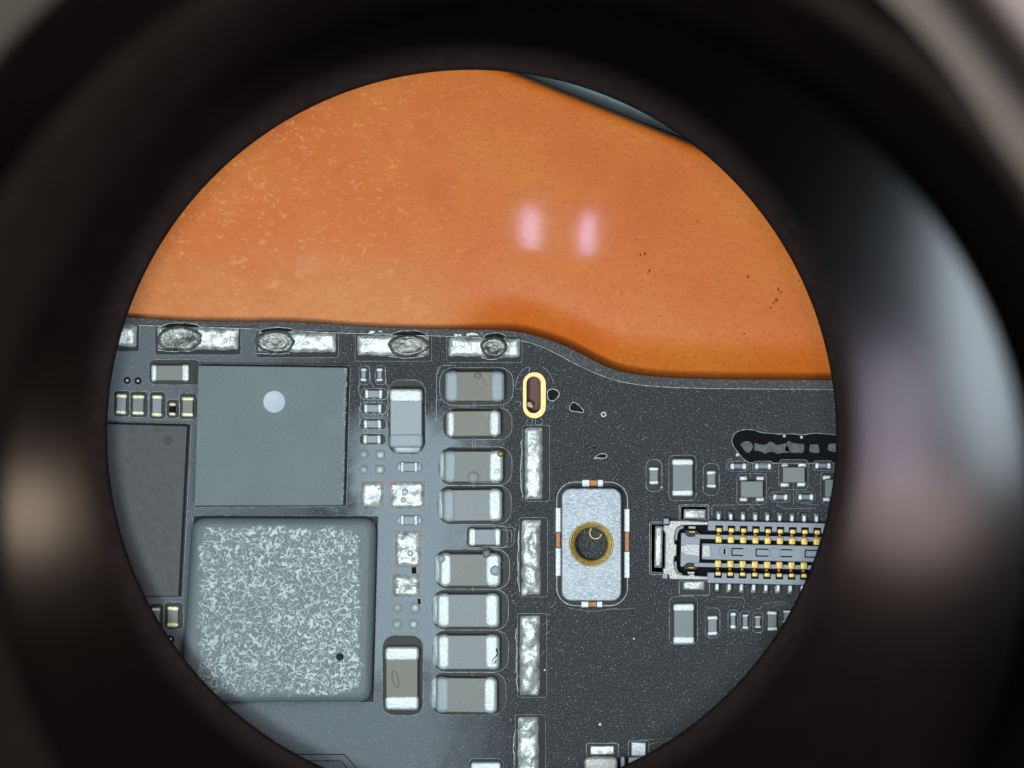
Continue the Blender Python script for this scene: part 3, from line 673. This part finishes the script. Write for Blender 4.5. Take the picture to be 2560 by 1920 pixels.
# square transistors with four feet
GQ = 'square grey transistors above the connector'
for lab, a, b, c, d, feet in (('square grey transistor, lowest left of the trio under the trench', 1850, 1202, 1906, 1243, ((1848, 1190, 1868, 1202), (1890, 1190, 1911, 1202), (1848, 1243, 1869, 1254), (1889, 1243, 1911, 1254))),
                              ('square grey transistor nearest to the milled trench', 1955, 1167, 2010, 1206, ((1953, 1159, 1971, 1168), (1994, 1157, 2016, 1170), (1950, 1206, 1973, 1218), (1992, 1204, 2014, 1217))),
                              ('square grey transistor cut off by the dark tube edge', 2060, 1198, 2114, 1242, ((2056, 1188, 2077, 1200), (2056, 1243, 2076, 1254)))):
    e = tag(empty('transistor', X((a+c)/2), Y((b+d)/2)), lab, 'transistor', GQ)
    link('package', rbox(*on(e, a, d), *on(e, c, b), 0, .26, .02, .02, 2, 2), M['cer_grey'], e)
    for (p, q, r_, s) in feet: link('foot', rbox(*on(e, p, s), *on(e, r_, q), 0, .07, .03, .04, 3, 3, .01, p), M['term'], e, smooth=True)
    mrect(a-8, b-18, c+10, d+18, 10, seed=a, w=.007, h=.008)

# ------------------------------------------------------------------ chips
def quad_chip(name, label, corners, h, mat, bev, rad, group=None, z0=.0):
    """slightly tilted quadrilateral package; corners TL TR BR BL in px"""
    c = P(corners); cx = sum(p[0] for p in c)/4; cy = sum(p[1] for p in c)/4
    e = tag(empty(name, cx, cy), label, 'chip', group)
    q = [Vector((p[0]-cx, p[1]-cy)) for p in c]
    def loop(ins, n=6):
        out = []
        for i in range(4):
            a, p, b = q[i-1], q[i], q[(i+1) % 4]; u = (a-p).normalized(); v = (b-p).normalized()
            pp = p + (u+v)*ins; r = max(rad-ins*.5, .01)
            for k in range(n+1):
                t = k/n; s = pp+u*r; e_ = pp+v*r
                out.append(tuple(s*(1-t)**2 + pp*2*t*(1-t) + e_*t*t))
        return out
    prof = [(0, z0)] + [(bev*(1-math.cos(a)), h-bev*.8*(1-math.sin(a))) for a in [PI/2*k/5 for k in range(6)]]
    rings = [[(x, y, z) for x, y in reversed(loop(i_))] for i_, z in prof]
    b = link('package', rings_mesh(rings), M[mat], e, smooth=False)
    return e
ic1 = quad_chip('memory_chip', 'large matte grey chip with one pale round dot', [(500, 914), (870, 919), (861, 1262), (490, 1263)], .5, 'chip', .03, .05)
dx, dy = on(ic1, 689, 1004)
link('orientation_dot', lathe([(.0001, .507), (.24, .507), (.255, .51), (.275, .508), (.278, .495)], 40, dx, dy), plain('pale_blue_dot', (.30, .37, .43), .5, 14, .1, .08), ic1, smooth=True)
for k in range(90):
    t = R.random()
    px, py = 869-9*t+(R.random()-.7)*7, 922+338*t**1.4
    x, y = on(ic1, px, py); link('edge_speck', disc(x, y, .010+.012*R.random(), .485, .02, 6, 1), M['rimpale'], ic1)
moat(P([(496, 909), (876, 914), (866, 1267), (486, 1268)]), seed=3, w=.006, h=.006, fill='thin_mask')
ic2 = quad_chip('crusted_chip', 'large rounded chip covered with white flux crust', [(486, 1292), (942, 1294), (930, 1751), (455, 1752)], .62, 'crust', .22, .36)
moat(P([(483, 1289), (946, 1290), (935, 1756), (451, 1757)]), seed=4, w=.006, h=.006, fill='thin_mask')
for px, py, r in ((853, 1637, 9), (882, 1697, 4)):
    x, y = on(ic2, px, py); link('flux_bubble', lathe([(.001, .622), (r/200, .624), (r/140, .645), (r/105, .65), (r/90, .615)], 18, x, y), M['rimpale'] if r < 6 else M['open'], ic2, smooth=True)
for lst in ([(905, 1300), (933, 1302), (938, 1306), (936, 1400), (932, 1418), (930, 1330), (925, 1312)], [(497, 1301), (507, 1297), (512, 1300), (500, 1306)]):
    bpart('copper_sliver', plate([P(lst)], .01, .03, 0), M['copper'])  # slivers of bare copper beside the crusted chip
ic3 = quad_chip('dark_chip', 'dark charcoal chip at the left, half hidden by the tube edge', [(100, 1054), (473, 1064), (451, 1489), (70, 1486)], .42, 'chipdark', .03, .03)
x, y = on(ic3, 425, 1100); link('pin_mark', lathe([(.0001, .4215), (.1, .4215), (.112, .422), (.118, .4205)], 24, x, y), M['dot'], ic3, smooth=True)
moat(P([(90, 1050), (478, 1060), (456, 1493), (60, 1491)]), seed=5, w=.006, h=.006, fill='thin_mask')

# ------------------------------------------------------------------ threaded steel standoff
so = tag(empty('threaded_standoff', X(1477), Y(1358)), 'blue grey steel plate with a brass threaded hole in its middle', 'standoff')
moat(dense(rrect(X(1392), Y(1205), X(1569), Y(1514), .45, 8), .1), rim='rimpale', w=.012, h=.014, seed=7, fill='open')
ol = rrect(*on(so, 1403, 1499), *on(so, 1552, 1219), .24, 8); hole = circle(0, 0, .53, 48)
link('plate', plate([ol, hole], .1, .55, .035, 3), M['steel'], so)
link('threaded_sleeve', lathe([(.56, .53), (.55, .562), (.525, .566), (.505, .553), (.49, .528), (.478, .532), (.462, .505), (.445, .508), (.43, .48), (.415, .478), (.402, .445), (.395, .36), (.395, .03)], 64), M['brass'], so, smooth=True)
link('floor_arc', ridge(circle(.12, .26, .15, 20, 130, 350), .016, .02, .01, False), M['slotgold'], so)  # pale gold arc on the board at the hole bottom
link('hole_floor', lathe([(.0001, .008), (.41, .008)], 40), M['mask'], so)
def sp(a, b, c, d, m, nm, z=.06): 
    link(nm, rbox(*on(so, a, d), *on(so, c, b), 0, z, .01, .015, 2, 2), M[m], so)
for a, b, c, d, ca, cbb, v in ((1389, 1269, 1402, 1440, 1330, 1370, 1), (1560, 1272, 1574, 1445, 1330, 1379, 1), (1455, 1199, 1508, 1217, 1474, 1494, 0), (1453, 1503, 1506, 1518, 1472, 1492, 0)):
    if v: sp(a, b, c, ca, 'term', 'solder_tab'); sp(a+1, ca, c-1, cbb, 'copper', 'copper_tab', .03); sp(a, cbb, c, d, 'term', 'solder_tab')
    else: sp(a, b, ca, d, 'term', 'solder_tab'); sp(ca, b+1, cbb, d-1, 'copper', 'copper_tab', .03); sp(cbb, b, c, d, 'term', 'solder_tab')

# ------------------------------------------------------------------ board to board connector
cn = tag(empty('board_connector', X(1774), Y(1377), 0, math.radians(-1.35)), 'slate blue connector with two rows of gold contacts and a nickel end frame', 'connector')
def cx_(px): return (px-1774)/100
def cy_(py): return (1377-py)/100
def cb_(nm, a, b, c, d, z0, z1, m, r=.02, bev=.015, wob=0, par=None, sm=False):
    return link(nm, rbox(cx_(a), cy_(d), cx_(c), cy_(b), z0, z1, r, bev, 2, 2, wob, a), M[m], par or cn, smooth=sm)
XR = 2260
cb_('base', 1690, 1312, XR, 1442, .005, .05, 'dark', 0.01, .005)
house = cb_('housing_rail', 1766, 1300, XR, 1325, 0, .40, 'plastic')
cb_('housing_rail', 1768, 1429, XR, 1455, 0, .40, 'plastic')
cb_('inner_rail', 1735, 1335.5, XR, 1346.5, .0, .26, 'plastic', .02, .01); cb_('inner_rail', 1735, 1406, XR, 1416.5, 0, .26, 'plastic', .02, .01)
isl = cb_('centre_island', 1753, 1357, XR, 1397, 0, .38, 'plastic', .03)
cb_('end_tray', 1701, 1333, 1748, 1417, 0, .22, 'plastic', .02, .01)
# nickel frame round the end
fr = P([(0, 0)]);
def C_(lst): return [(cx_(a), cy_(b)) for a, b in lst]
fl = C_([(1657, 1314), (1669, 1314), (1671, 1303), (1700, 1302), (1766, 1303), (1766, 1311), (1728, 1312), (1702, 1313), (1692, 1317), (1686, 1325), (1683, 1345), (1684, 1358), (1689, 1362), (1689, 1388), (1684, 1392), (1683, 1405), (1686, 1422), (1692, 1432), (1704, 1437), (1720, 1438), (1729, 1432), (1738, 1438), (1769, 1439), (1769, 1447), (1674, 1448), (1671, 1436), (1658, 1434), (1657, 1424), (1662, 1419), (1661, 1335), (1655, 1325)])
link('end_frame', plate([fl], .03, .43, .025, 2), M['frame'], cn)
for py in (1304.5, 1440.5): cb_('corner_post', 1655.5, py-7, 1669, py+7, 0, .36, 'plastic')
cv = C_([(1690, 1352), (1684, 1350), (1685, 1330), (1690, 1320), (1702, 1314), (1706, 1314), (1706, 1321), (1697, 1324), (1692, 1333)])
link('curved_wall', plate([cv], .0, .36, .012), M['plastic_dk'], cn); link('curved_wall', plate([[(x, -y-.005) for x, y in cv][::-1]], 0, .36, .012), M['plastic_dk'], cn)
tg = C_([(1701, 1364), (1709, 1364), (1716, 1360), (1747, 1360), (1747, 1389), (1716, 1388), (1709, 1383), (1701, 1381)])
link('metal_tongue', plate([tg], .2, .27, .012), M['frame'], cn); cb_('metal_cap', 1754, 1361, 1774, 1392, .3, .405, 'frame', .02, .02)
for py, sgn in ((1333, 1), (1416, -1)):
    hp = C_([(1708, py), (1716, py+8*sgn), (1724, py+10*sgn), (1736, py+8*sgn), (1746, py), (1740, py-8*sgn), (1712, py-8*sgn)])
    hs = link('spring_latch', plate([hp], .1, .24, .01), M['open'], cn); link('latch_gold', rbox(cx_(1720), cy_(py-3*sgn-2), cx_(1735), cy_(py-3*sgn+2), .2, .26, .01, .01), M['brass'], hs)
    cb_('latch_plate', 1718, py-15*sgn-3, 1736, py-15*sgn+3, .2, .41, 'frame', .02, .02)
# engraved marks on the island: raised lines
def eng(lst, closed=True): link('moulded_mark', ridge(dense(C_(lst), .05, closed), .011, .008, .379, closed), M['plastic_dk'], isl if False else cn)
link('moulded_mark', ridge(circle(cx_(1809), cy_(1376), .13, 24), .009, .008, .379), M['plastic_dk'], cn)
link('moulded_mark', rbox(cx_(1806.5), cy_(1383), cx_(1811), cy_(1369), .379, .386, .01, .003), M['dark'], cn)
link('moulded_mark', ridge(circle(cx_(1934), cy_(1377), .14, 6, 30, 390), .009, .008, .379), M['plastic_dk'], cn)
for a, c in ((1826, 1855), (1886, 1918), (1948, 1978), (2008, 2046), (2078, 2104)):
    for py in (1368, 1385): link('moulded_slot', rbox(cx_(a), cy_(py+1.6), cx_(c), cy_(py-1.6), .379, .386, .004, .003), M['dark'], cn)
    if a not in (1948, 2078): link('moulded_slot', rbox(cx_(a), cy_(1383.3), cx_(a+3), cy_(1369.7), .379, .386, .004, .003), M['dark'], cn)
for k in range(14):
    px = 1794 + 30.5*k
    for up in (1, 0):
        o, i = ((1317, 1328), (1338, 1355)) if up else ((1426.5, 1436.5), (1398.5, 1416))
        lk = (1328, 1339) if up else (1416, 1427)
        nt_ = (1311, 1330) if up else (1424, 1442)
        cb_('contact_slot', px-9.5, nt_[0], px+9.5, nt_[1], .3, .404, 'dark', .01, .003)
        ct = cb_('contact', px-8, i[0], px+8, i[1], .12, .34, 'gold', .03, .018, .006, None, True)
        link('contact_tip', rbox(cx_(px-7), cy_(o[1]), cx_(px+7), cy_(o[0]), .2, .435, .03, .018, 3, 2), M['gold'], ct, smooth=True)
        link('contact_link', rbox(cx_(px-4), cy_(lk[1]), cx_(px+4), cy_(lk[0]), .02, .22, .02, .02), M['bronze'], ct, smooth=True)
        a, b = (1274, 1299) if up else (1457, 1483)
        ft = cb_('solder_foot', px-9.5, a, px+9.5, b, 0, .08, 'solder_dull', .04, .05, .02, None, True)
        link('foot_pin', rbox(cx_(px-5), cy_(b if up else b-8), cx_(px+5), cy_(a+8 if up else a), .05, .15, .03, .03), M['term'], ft, smooth=True)
for a, b, c, d in ((1707, 1273, 1763, 1299), (1709, 1452, 1764, 1476), (1636, 1318, 1656, 1422)):
    cb_('anchor_pad', a, b, c, d, 0, .07, 'solder', .02, .06, .015, None, True)
mrect(1698, 1262, 1772, 1300, 4, seed=8, w=.012); mrect(1702, 1266, 1768, 1300, 3, seed=9, w=.008, fill='dark'); mrect(1698, 1452, 1774, 1488, 4, seed=10, w=.012); mrect(1624, 1305, 1664, 1436, 4, seed=11, w=.012); mrect(1628, 1310, 1664, 1431, 3, seed=12, w=.008, fill='dark')
# second connector, only its end in view at the bottom
c2n = tag(empty('board_connector', X(1540), Y(1920)), 'end of a second connector with a metal frame at the bottom rim of the view', 'connector')
def sb_(nm, a, b, c, d, z0, z1, m, r=.03, bev=.03): link(nm, rbox(*on(c2n, a, d), *on(c2n, c, b), z0, z1, r, bev, 3, 3, .012, a), M[m], c2n, smooth=True)
sb_('anchor_pad', 1475, 1864, 1536, 1886, 0, .08, 'solder'); sb_('end_frame', 1460, 1889, 1543, 1990, 0, .42, 'frame', .1, .08); sb_('housing', 1551, 1888, 1561, 1990, 0, .36, 'plastic', .02, .02); sb_('housing', 1570, 1890, 1640, 1990, 0, .34, 'plastic', .02, .02); sb_('solder_foot', 1578, 1855, 1615, 1889, 0, .1, 'term')
mrect(1466, 1858, 1546, 1892, 6, seed=15); mrect(1571, 1852, 1622, 1892, 6, seed=16); trace([(1620, 1862), (1640, 1856), (1680, 1852)]); trace([(1600, 1850), (1690, 1846)])

# ------------------------------------------------------------------ the microscope the board is seen through
ep = tag(empty('microscope_eyepiece', .04, -1.45, 45), 'black microscope eyepiece with rubber eyecup round the whole view', 'eyepiece')
def epart(name, me, mat, sm=True): o = link(name, me, mat, ep, smooth=sm); o.location = (-.04, 1.45, -45); return o
SZ = 3.6; K = (CH-SZ)/CH; fx, fy, fr_ = -1.01*K, -1.26*K, 9.11*K
epart('field_stop', lathe([(12.0, SZ+.02), (fr_+.12, SZ+.06), (fr_, SZ), (fr_+.05, SZ-.04), (12.0, SZ-.1)], 256, fx, fy), M['tube'])
epart('tube', lathe([(11.6, SZ-.1), (11.6, 45.2), (12.2, 45.2), (12.2, SZ-.1)], 128, fx*.5, fy), M['tube'])
ex, ey = .04, -1.45
epart('added_lens_bezel', lathe([(4.085, 46.0), (6.4, 46.01), (6.4, 45.72)], 160, -1.01*.425, -1.26*.425), M['bezel'], False)  # polished ring added to mirror the glow lamps
epart('bezel_bore', lathe([(4.10, 45.72), (4.08, 45.997)], 160, -1.01*.425, -1.26*.425), M['tube'])
epart('eyecup', lathe([(5.55, 45.6), (5.55, 46.6), (5.62, 47.2), (5.75, 47.9), (5.9, 48.4), (6.05, 48.55), (6.15, 48.3), (6.2, 47.4), (6.3, 46.5), (6.5, 46.0), (6.5, 45.7)], 160, ex, ey), M['cup'])
hd = tag(empty('microscope_stand', 0, 0, 44), 'warm grey enamelled microscope body behind the eyecup in the corners', 'microscope')
def hpart(name, me, mat): o = link(name, me, mat, hd, smooth=False); o.location = (0, 0, -44); return o
hpart('top_cover', lathe([(6.3, 45.0), (6.3, 45.7), (34, 45.7), (34.2, 45.5), (34.2, 45.0)], 96, ex, ey), M['head'])
tr_ = hpart('pale_cover_strip', rbox(-14, 0, 14, 8, 45.72, 46.3, .2, .2), M['headpale'])
tr_.rotation_euler = (0, 0, math.radians(-52)); tr_.location = (5.35, 3.6, -44)
